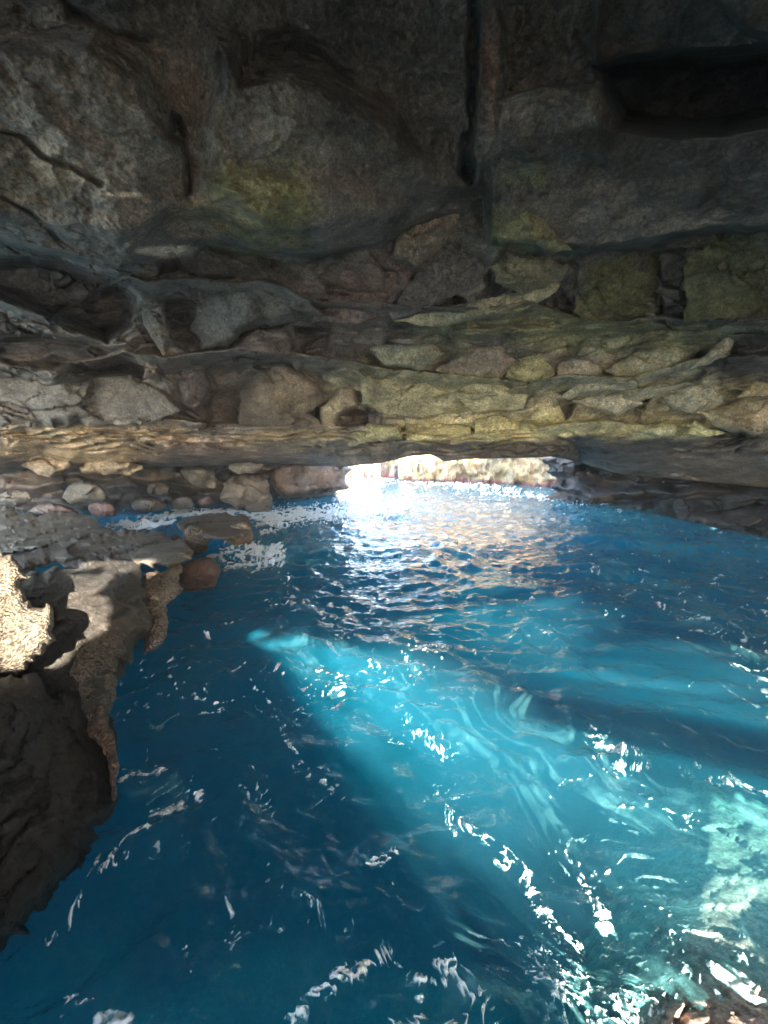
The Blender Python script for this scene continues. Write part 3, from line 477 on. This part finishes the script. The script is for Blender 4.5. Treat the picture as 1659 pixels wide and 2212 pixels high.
# ------------------------------------------------------------------ outside: sunlit cliff
def cliff(name, pts, m, base, label, nx=220, nz=90, amp=1.2):
    pts = np.array(pts, float); x = np.linspace(pts[0, 0], pts[-1, 0], nx); y = np.interp(x, pts[:, 0], pts[:, 1]); h = np.interp(x, pts[:, 0], pts[:, 2])
    t = np.linspace(0, 1, nz)[:, None]; Z = -2+(h[None]+2)*t; X = np.broadcast_to(x[None], Z.shape); Yy = y[None]+t*1.5+0*Z
    P = np.stack([X, Yy, Z], -1).reshape(-1, 3); P[:, 1] += relief(P*np.array([1.6, 1, 1.1]), amp*1.3)+fbm(P*np.array([1.2, 1, .3]), 4, 400)*.8
    Tp = P[-nx:].copy(); rows = [P]
    for k in (1, 2, 3): R = Tp.copy(); R[:, 1] += k*4; R[:, 2] += k*.6*fbm(R*.3, 3, 7); rows.append(R)
    V = np.concatenate(rows); T = np.tile(np.array(base), (len(V), 1)); k = sm(fbm(V*np.array([.8, .8, .25]), 4, 410), 0, .6)[:, None]; T = T*(1-k)+np.array([.74, .58, .35])*k
    low = (1-sm(V[:, 2]+fbm(V, 3, 5)*.3, .1, .55))[:, None]; T = T*(1-low)+np.array([.30, .11, .09])*low
    return tag(mesh(name, V, gridfaces(nx, nz+3), m, T), label, 'cliff')
cliff("sunlit_cliff", [(1.5, 41, 7), (3, 40, 12), (8, 37.5, 15), (13, 35, 15), (18, 32, 15), (24, 31, 14)], BARN, (.66, .48, .25), "golden sunlit cliff seen through the low opening of the cave")
cliff("sunlit_cliff", [(-8, 47, 5), (-3, 46, 5.5), (1, 45, 6), (3.5, 44, 8)], WET, (.26, .18, .13), "low brown and red rocks outside at the left of the opening", 120, 50, .8)

# ------------------------------------------------------------------ water
az = np.concatenate([np.linspace(-180, -60, 40, endpoint=False), np.arange(-60, 60.01, .13), np.linspace(60, 180, 41)[1:]])
pyr = np.arange(2330, 983, -2.1); rad = -CAMH/ray(0*pyr+CX, pyr)[2]*ray(0*pyr+CX, pyr)[1]
rad = np.concatenate([[.02, .3, .7, 1.1], rad[rad > 1.4], [150, 300, 800, 2500]])
Az, Rd = np.meshgrid(np.radians(az), rad); Xw, Yw = (np.sin(Az)*Rd).ravel(), (np.cos(Az)*Rd).ravel()
def wave(x, y):
    q = np.stack([x, y, 0*x], -1); wx = fbm(q*.25, 3, 500)*1.5; 
    a = math.radians(28); xr = x*math.cos(a)-y*math.sin(a)+wx; yr = x*math.sin(a)+y*math.cos(a)+fbm(q*.3, 3, 510)*1.2
    h = noise(np.stack([xr*.22, yr*.5, 0*x], -1), 520)*.13
    h += -np.abs(noise(np.stack([xr*.6, yr*1.25, 0*x+.3], -1), 530))*.105
    h += -np.abs(noise(np.stack([x*1.5, y*2.1, 0*x], -1)+wx[:, None]*.4, 540))*.04*2
    h += fbm(np.stack([x*3.0+wx*.3, y*4.0, 0*x], -1), 3, 550)*.036
    return h+.05
fade = sm(Rd.ravel(), .7, 1.5)
Hw = wave(Xw, Yw)*(fade*.9+.1)*(1-.9*sm(Rd.ravel(), 80, 150))
Vt = np.stack([Xw, Yw, Hw], -1)
na, nr = len(az), len(rad)
Fq = gridfaces(na, nr)
# closed body: centre cap, deep bottom, rim
bot = np.stack([Xw[-na:], Yw[-na:], np.full(na, -14.)], -1); Vall = np.r_[Vt, bot, [[0, 0, Hw[0]]], [[0, 0, -14]]]
ic, ib, bb = len(Vall)-2, len(Vall)-1, len(Vt); ii = np.arange(na-1)
rim = np.stack([(nr-1)*na+ii, (nr-1)*na+ii+1, bb+ii+1, bb+ii], -1)
cap = np.stack([ii, ii+1, np.full(na-1, ic), np.full(na-1, ic)], -1); cb = np.stack([bb+ii+1, bb+ii, np.full(na-1, ib), np.full(na-1, ib)], -1)
def tris_quads(V, quads, tris, name, m, attrs=None):
    o = mesh(name, V, np.r_[quads[:, [0, 1, 2]], quads[:, [0, 2, 3]], tris], m, attrs=attrs); return o
m, n, b, N, L = mat("sea_water"); n.nodes.remove(b); out = n.nodes['Material Output']
tc = N('TexCoord'); nz1 = N('TexNoise', i_Scale=2.4, i_Detail=5., i_Roughness=.55); nz2 = N('TexNoise', i_Scale=11., i_Detail=3., i_Roughness=.5)
for q in (nz1, nz2): L(tc.outputs['Object'], q.inputs['Vector'])
hs = N('Math', operation='MULTIPLY_ADD'); hs.inputs[1].default_value = .25; L(nz2.outputs[0], hs.inputs[0]); L(nz1.outputs[0], hs.inputs[2])
bp = N('Bump', i_Strength=.9, i_Distance=.11); L(hs.outputs[0], bp.inputs['Height'])
ge = N('NewGeometry'); dt = N('VectorMath', operation='DOT_PRODUCT'); L(bp.outputs[0], dt.inputs[0]); L(ge.outputs['Incoming'], dt.inputs[1])
ab = N('Math', operation='ABSOLUTE'); L(dt.outputs['Value'], ab.inputs[0]); om = N('Math', operation='SUBTRACT', use_clamp=True); om.inputs[0].default_value = 1; L(ab.outputs[0], om.inputs[1])
pw5 = N('Math', operation='POWER'); L(om.outputs[0], pw5.inputs[0]); pw5.inputs[1].default_value = 5
fr = N('Math', operation='MULTIPLY_ADD'); L(pw5.outputs[0], fr.inputs[0]); fr.inputs[1].default_value = .98; fr.inputs[2].default_value = .02   # Schlick, the same from both sides
gl = N('BsdfGlossy', i_Roughness=.03); L(bp.outputs[0], gl.inputs['Normal']); tr = N('BsdfTransparent')
mx = N('MixShader'); L(fr.outputs[0], mx.inputs[0]); L(tr.outputs[0], mx.inputs[1]); L(gl.outputs[0], mx.inputs[2]); L(mx.outputs[0], out.inputs['Surface'])
vs = N('VolumeScatter', i_Density=.10, i_Anisotropy=0.); vs.inputs['Color'].default_value = (.15, .64, .94, 1)
va = N('VolumeAbsorption', i_Density=.7); va.inputs['Color'].default_value = (.05, .79, .84, 1)
ad = N('AddShader'); L(vs.outputs[0], ad.inputs[0]); L(va.outputs[0], ad.inputs[1]); L(ad.outputs[0], out.inputs['Volume'])
WATER = m
tris = np.r_[cap[:, :3][:, ::-1], cb[:, :3][:, ::-1]]
water = tris_quads(Vall, np.r_[Fq, rim], tris, "water", WATER); tag(water, kind='structure')
# seabed and drowned rock
panel("seabed", -60, 60, -20, 60, lambda x, y: -6.5+2.0*sm(x-y*.3, 0, 8), ROCK, 80, (.30, .28, .22))

rock("drowned_rock", [(1190, 2300), (1250, 2080), (1330, 1930), (1290, 1800), (1360, 1720), (1500, 1690), (1659, 1740), (1900, 1850), (2100, 2200), (1900, 2700), (1300, 2600)], lambda px, py: flat(-.15-np.clip((2200-py)/520., 0, 1.3)*.8-1.3*(1-sm(px-1180-(2212-py)*.15, 0, 300)))(px, py), .1, 2.0, "pale pinkish rock under the clear turquoise water in the lower right corner", 'rock', m=ROCK, base=(.46, .37, .33), seed=120, r=120, rough=.45, step=8)
# ------------------------------------------------------------------ foam, some of it standing for sun glints
r_ = np.hypot(Xw, Yw)
k_ = Yw > .3; PXw = np.full(Xw.shape, -9999.); PYw = PXw.copy()
yy = Yw*cp+CAMH*sp; PXw[k_] = CX+F*Xw[k_]/yy[k_]; PYw[k_] = CY-F*((Yw*sp-CAMH*cp)[k_]/yy[k_])
STROKES = [ # polyline, half width, strength
 ([(560, 1120), (640, 1115), (720, 1110), (800, 1100), (870, 1090)], 20, .75), ([(570, 1150), (620, 1130), (700, 1120)], 15, .6),
 ([(480, 1195), (540, 1188), (600, 1200)], 16, .7), ([(490, 1215), (560, 1215), (600, 1205)], 14, .6), ([(455, 1200), (470, 1190)], 10, .6),
 ([(230, 1135), (300, 1125), (400, 1108), (480, 1105), (560, 1115)], 8, .8), ([(220, 1148), (300, 1140), (380, 1128)], 6, .7),
 ([(760, 1040), (860, 1035), (960, 1045), (1060, 1055), (1180, 1075)], 11, .75), ([(900, 1045), (960, 1040), (1010, 1052)], 10, .95),
 ([(780, 1070), (900, 1080), (1000, 1060), (1100, 1090)], 18, .45), ([(1180, 1080), (1280, 1095), (1340, 1110)], 12, .4),
 ([(1410, 1290), (1480, 1330), (1560, 1360), (1659, 1390)], 24, .50), ([(1430, 1280), (1540, 1300), (1659, 1320)], 14, .45), ([(1520, 1400), (1600, 1420), (1659, 1440)], 14, .4),
 ([(260, 1665), (300, 1655), (350, 1650)], 14, .75), ([(330, 1735), (380, 1715), (430, 1700)], 12, .6), ([(200, 1890), (240, 1860), (265, 1810), (320, 1780)], 11, .7), ([(100, 2020), (150, 1970), (180, 1930)], 9, .5), ([(130, 1820), (175, 1810)], 7, .5),
 ([(640, 2205), (720, 2150), (790, 2080), (830, 2050)], 22, .7), ([(860, 2070), (900, 2110), (960, 2110)], 10, .7), ([(900, 2110), (910, 2180), (880, 2230)], 16, .7), ([(960, 2060), (1000, 2110), (1040, 2160), (1060, 2230)], 22, .65), ([(1150, 2080), (1250, 2160), (1400, 2200)], 55, .45), ([(860, 2210), (960, 2215), (1060, 2200)], 22, .7),
 ([(985, 1760), (1010, 1790), (1055, 1830)], 9, .75), ([(1095, 1850), (1130, 1880), (1150, 1920)], 13, .85), ([(1160, 1950), (1200, 2000), (1250, 2040)], 12, .7), ([(1250, 1880), (1280, 1930), (1310, 1990)], 15, .7),  # foam marks here also stand in for sun glints on the water
 ([(1040, 1340), (1110, 1360), (1190, 1350)], 8, .5), ([(930, 1395), (1000, 1400), (1050, 1420)], 8, .5), ([(620, 1300), (635, 1285), (632, 1310)], 7, .7), ([(960, 1240), (990, 1310)], 8, .3),
 ([(860, 1530), (960, 1620)], 10, .4), ([(740, 1500), (720, 1530)], 7, .5), ([(605, 1570), (640, 1620)], 8, .5), ([(1270, 1570), (1380, 1620)], 12, .5), ([(1320, 1650), (1400, 1640)], 12, .4), ([(1480, 1660), (1659, 1720)], 16, .4),
 ([(480, 1930), (500, 1960)], 12, .6), ([(620, 1920), (680, 1960)], 10, .5), ([(400, 2040), (415, 2090)], 9, .5), ([(150, 2160), (230, 2200), (310, 2210)], 16, .5), ([(540, 1650), (590, 1750)], 14, .35), ([(640, 1640), (720, 1680)], 14, .35), ([(800, 1870), (850, 1850)], 11, .55)]
STROKES = [(p, h*(1.25 if k < 7 else 1), s_*(1.5 if k < 7 else 1.12)) for k, (p, h, s_) in enumerate(STROKES)]
dens = np.full(Xw.shape, -.10)
for pl, hw, st in STROKES:
    x0, y0 = min(q[0] for q in pl)-hw*2.5, min(q[1] for q in pl)-hw*2.5; x1, y1 = max(q[0] for q in pl)+hw*2.5, max(q[1] for q in pl)+hw*2.5
    mm = (PXw > x0) & (PXw < x1) & (PYw > y0) & (PYw < y1)
    if mm.any():
        d = segdist(PXw[mm], PYw[mm], pl, False); dens[mm] = np.maximum(dens[mm], st*(1-sm(d, hw*.1, hw*1.9)))
q = np.stack([Xw, Yw, 0*Xw], -1); sc_ = np.clip(r_/6, .5, 3)
wq = q+np.stack([fbm(q*1.2, 3, 600), fbm(q*1.2, 3, 610), 0*Xw], -1)*.35
lace = 1-np.abs(fbm(wq*np.array([1.6, 2.2, 1]), 4, 620))*2.2
lace2 = 1-np.abs(fbm(wq*np.array([4.4, 5.6, 1])+4, 3, 670))*2.4
lace3 = 1-np.abs(fbm(wq*np.array([1.3, 2.6, 1])*.6+14, 4, 690))*2.4
qr = np.stack([wq[:, 0]*.85+wq[:, 1]*.5, wq[:, 1]*.85-wq[:, 0]*.5, 0*Xw], -1)
def level(f, a, n, sd):                                   # the pattern grows with distance, as small flecks merge
    return a
f1 = fbm(qr*np.array([11., 17., 1])+9, 3, 640); f2 = fbm(qr*np.array([5., 9., 1])+19, 3, 645)
cl = fbm(q*np.array([.55, .9, 1]), 3, 650)
line_ = sm(lace3, .72, .95)
f0 = fbm(qr*np.array([21., 30., 1])+49, 3, 648)
fleck = np.maximum(sm(f0, .42, .8)*(1-sm(r_, 4, 7))*.95, np.maximum(sm(f1, .36, .85)*(1-sm(r_, 5, 9)), sm(f2, .45, .9)*sm(r_, 3, 7))*(1-.75*sm(fbm(q*17, 3, 655), -.05, .35)))
l4 = 1-np.abs(fbm(wq*np.array([11., 13., 1])+24, 4, 675))*2.2; l5 = 1-np.abs(fbm(wq*np.array([5.2, 6., 1])+34, 4, 676))*2.3
wn_ = 1-sm(r_, 4, 8); wm_ = sm(r_, 4, 8)*(1-sm(r_, 11, 17)); wf_ = sm(r_, 11, 17)
L1 = wn_*np.maximum(l4*.95, l5)+wm_*(np.maximum(lace2, lace)*.7+.3*l5)+wf_*np.maximum(lace, lace2*.92)
foam = dens*1.1+(L1-.80+.10*sm(dens, .7, 1.1))*(1.25-.35*sm(dens, .7, 1.1))*sm(dens, .02, .3)+fbm(q*22, 3, 660)*.15*sm(dens, .02, .4)+fleck*(.25+.5*sm(cl, -.2, .5)+.45*line_)
VEILS = [([(560, 1085), (760, 1090), (1000, 1080), (1200, 1100), (1400, 1130)], 45, .8), ([(1200, 1160), (1400, 1180), (1640, 1230)], 60, .45), ([(600, 1130), (700, 1180), (780, 1150)], 45, .6),
 ([(1050, 1480), (1250, 1560), (1450, 1660), (1659, 1800)], 90, .11), ([(1150, 1600), (1350, 1760), (1659, 1960)], 110, .13), ([(560, 1370), (760, 1430), (950, 1520), (1150, 1640)], 55, .12),
 ([(500, 1200), (600, 1215), (620, 1180)], 30, .7), ([(300, 1680), (380, 1690)], 30, .3), ([(1000, 2100), (1200, 2150), (1500, 2210)], 90, .35), ([(1350, 1230), (1500, 1300), (1659, 1350)], 60, .4)]
veil = np.zeros(Xw.shape)
for pl, hw, st in VEILS:
    x0, y0 = min(p[0] for p in pl)-hw*2.5, min(p[1] for p in pl)-hw*2.5; x1, y1 = max(p[0] for p in pl)+hw*2.5, max(p[1] for p in pl)+hw*2.5
    mm = (PXw > x0) & (PXw < x1) & (PYw > y0) & (PYw < y1)
    if mm.any(): d = segdist(PXw[mm], PYw[mm], pl, False); veil[mm] = np.maximum(veil[mm], st*(1-sm(d, 0, hw*1.8)))
a_ = math.radians(-32); qs = np.stack([(wq[:, 0]*math.cos(a_)-wq[:, 1]*math.sin(a_))*3.4, (wq[:, 0]*math.sin(a_)+wq[:, 1]*math.cos(a_))*.9, 0*Xw], -1)
st_ = 1-np.abs(fbm(qs, 5, 733, .6))*1.9
veil = np.clip(veil*1.6*sm(st_+veil*.3, .15, 1.15), 0, 1)
foam = np.where(r_ < 5, foam-.22*sm(fbm(q*26, 2, 657), 0, .5)*sm(foam, .3, .6), foam)
foam[(r_ > 60) | (r_ < 1.2)] = -1; veil[foam < -.9] = 0; key = np.maximum(foam, .22*(veil > .03)+.001)
fg = key.reshape(nr, na); big = np.maximum(np.maximum(fg[:-1, :-1], fg[1:, 1:]), np.maximum(fg[1:, :-1], fg[:-1, 1:])) > .22
fq = gridfaces(na, nr, big); used = np.unique(fq); remap = -np.ones(len(Vt), int); remap[used] = np.arange(len(used))
Vf = Vt[used].copy(); Vf[:, 2] += .006+.03*np.clip(foam[used]-.35, 0, .8)
m, n, b, N, L = mat("foam"); tc = N('TexCoord'); a = N('Attribute', attribute_name='foam'); ve = N('Attribute', attribute_name='veil'); z = N('TexNoise', i_Scale=34., i_Detail=6., i_Roughness=.75); L(tc.outputs['Object'], z.inputs['Vector'])  # also covers the marks that stand for sun glints
z2 = N('TexNoise', i_Scale=7., i_Detail=6., i_Roughness=.65); L(tc.outputs['Object'], z2.inputs['Vector'])
s = N('Math', operation='MULTIPLY_ADD'); s.inputs[1].default_value = .55; L(z.outputs[0], s.inputs[0]); L(a.outputs['Fac'], s.inputs[2])
r = N('MapRange', i_From_Min=.55, i_From_Max=1.05, i_To_Min=0., i_To_Max=.95); L(s.outputs[0], r.inputs[0])
zv = N('MapRange', i_From_Min=.35, i_From_Max=.7, i_To_Min=.25, i_To_Max=.75); L(z2.outputs[0], zv.inputs[0])
v = N('Math', operation='MULTIPLY'); L(ve.outputs['Fac'], v.inputs[0]); L(zv.outputs[0], v.inputs[1])
mxa = N('Math', operation='MAXIMUM'); L(r.outputs[0], mxa.inputs[0]); L(v.outputs[0], mxa.inputs[1]); L(mxa.outputs[0], b.inputs['Alpha'])
mc = N('Mix', data_type='RGBA'); L(r.outputs[0], mc.inputs[0]); mc.inputs[6].default_value = (.15, .46, .47, 1); mc.inputs[7].default_value = (.74, .76, .74, 1); L(mc.outputs[2], b.inputs['Base Color'])
rg = N('MapRange', i_To_Min=.12, i_To_Max=.6); L(r.outputs[0], rg.inputs[0]); L(rg.outputs[0], b.inputs['Roughness'])
bp = N('Bump', i_Strength=.5, i_Distance=.04); L(s.outputs[0], bp.inputs['Height']); L(bp.outputs[0], b.inputs['Normal'])
tag(mesh("sea_foam_and_glints", Vf, remap[fq], m, attrs={'foam': foam[used], 'veil': veil[used]}), kind='stuff', label="white foam streaks and flecks floating on the blue water, some standing for sun glints")

# ------------------------------------------------------------------ sea mist in the air of the cave
bpy.ops.mesh.primitive_cube_add(size=1); hz = bpy.context.object; hz.name = "haze"
hz.scale = (120, 80, 33); hz.location = (2, 25, 1.3)
m = bpy.data.materials.new("haze"); m.use_nodes = True; m.node_tree.nodes.clear(); o_ = m.node_tree.nodes.new('ShaderNodeOutputMaterial'); p_ = m.node_tree.nodes.new('ShaderNodeVolumePrincipled')
p_.inputs['Density'].default_value = .0008; p_.inputs['Color'].default_value = (.93, .95, 1, 1); m.node_tree.links.new(p_.outputs[0], o_.inputs['Volume'])
hz.data.materials.append(m); tag(hz, kind='stuff', label="thin pale sea mist hanging in the cave")
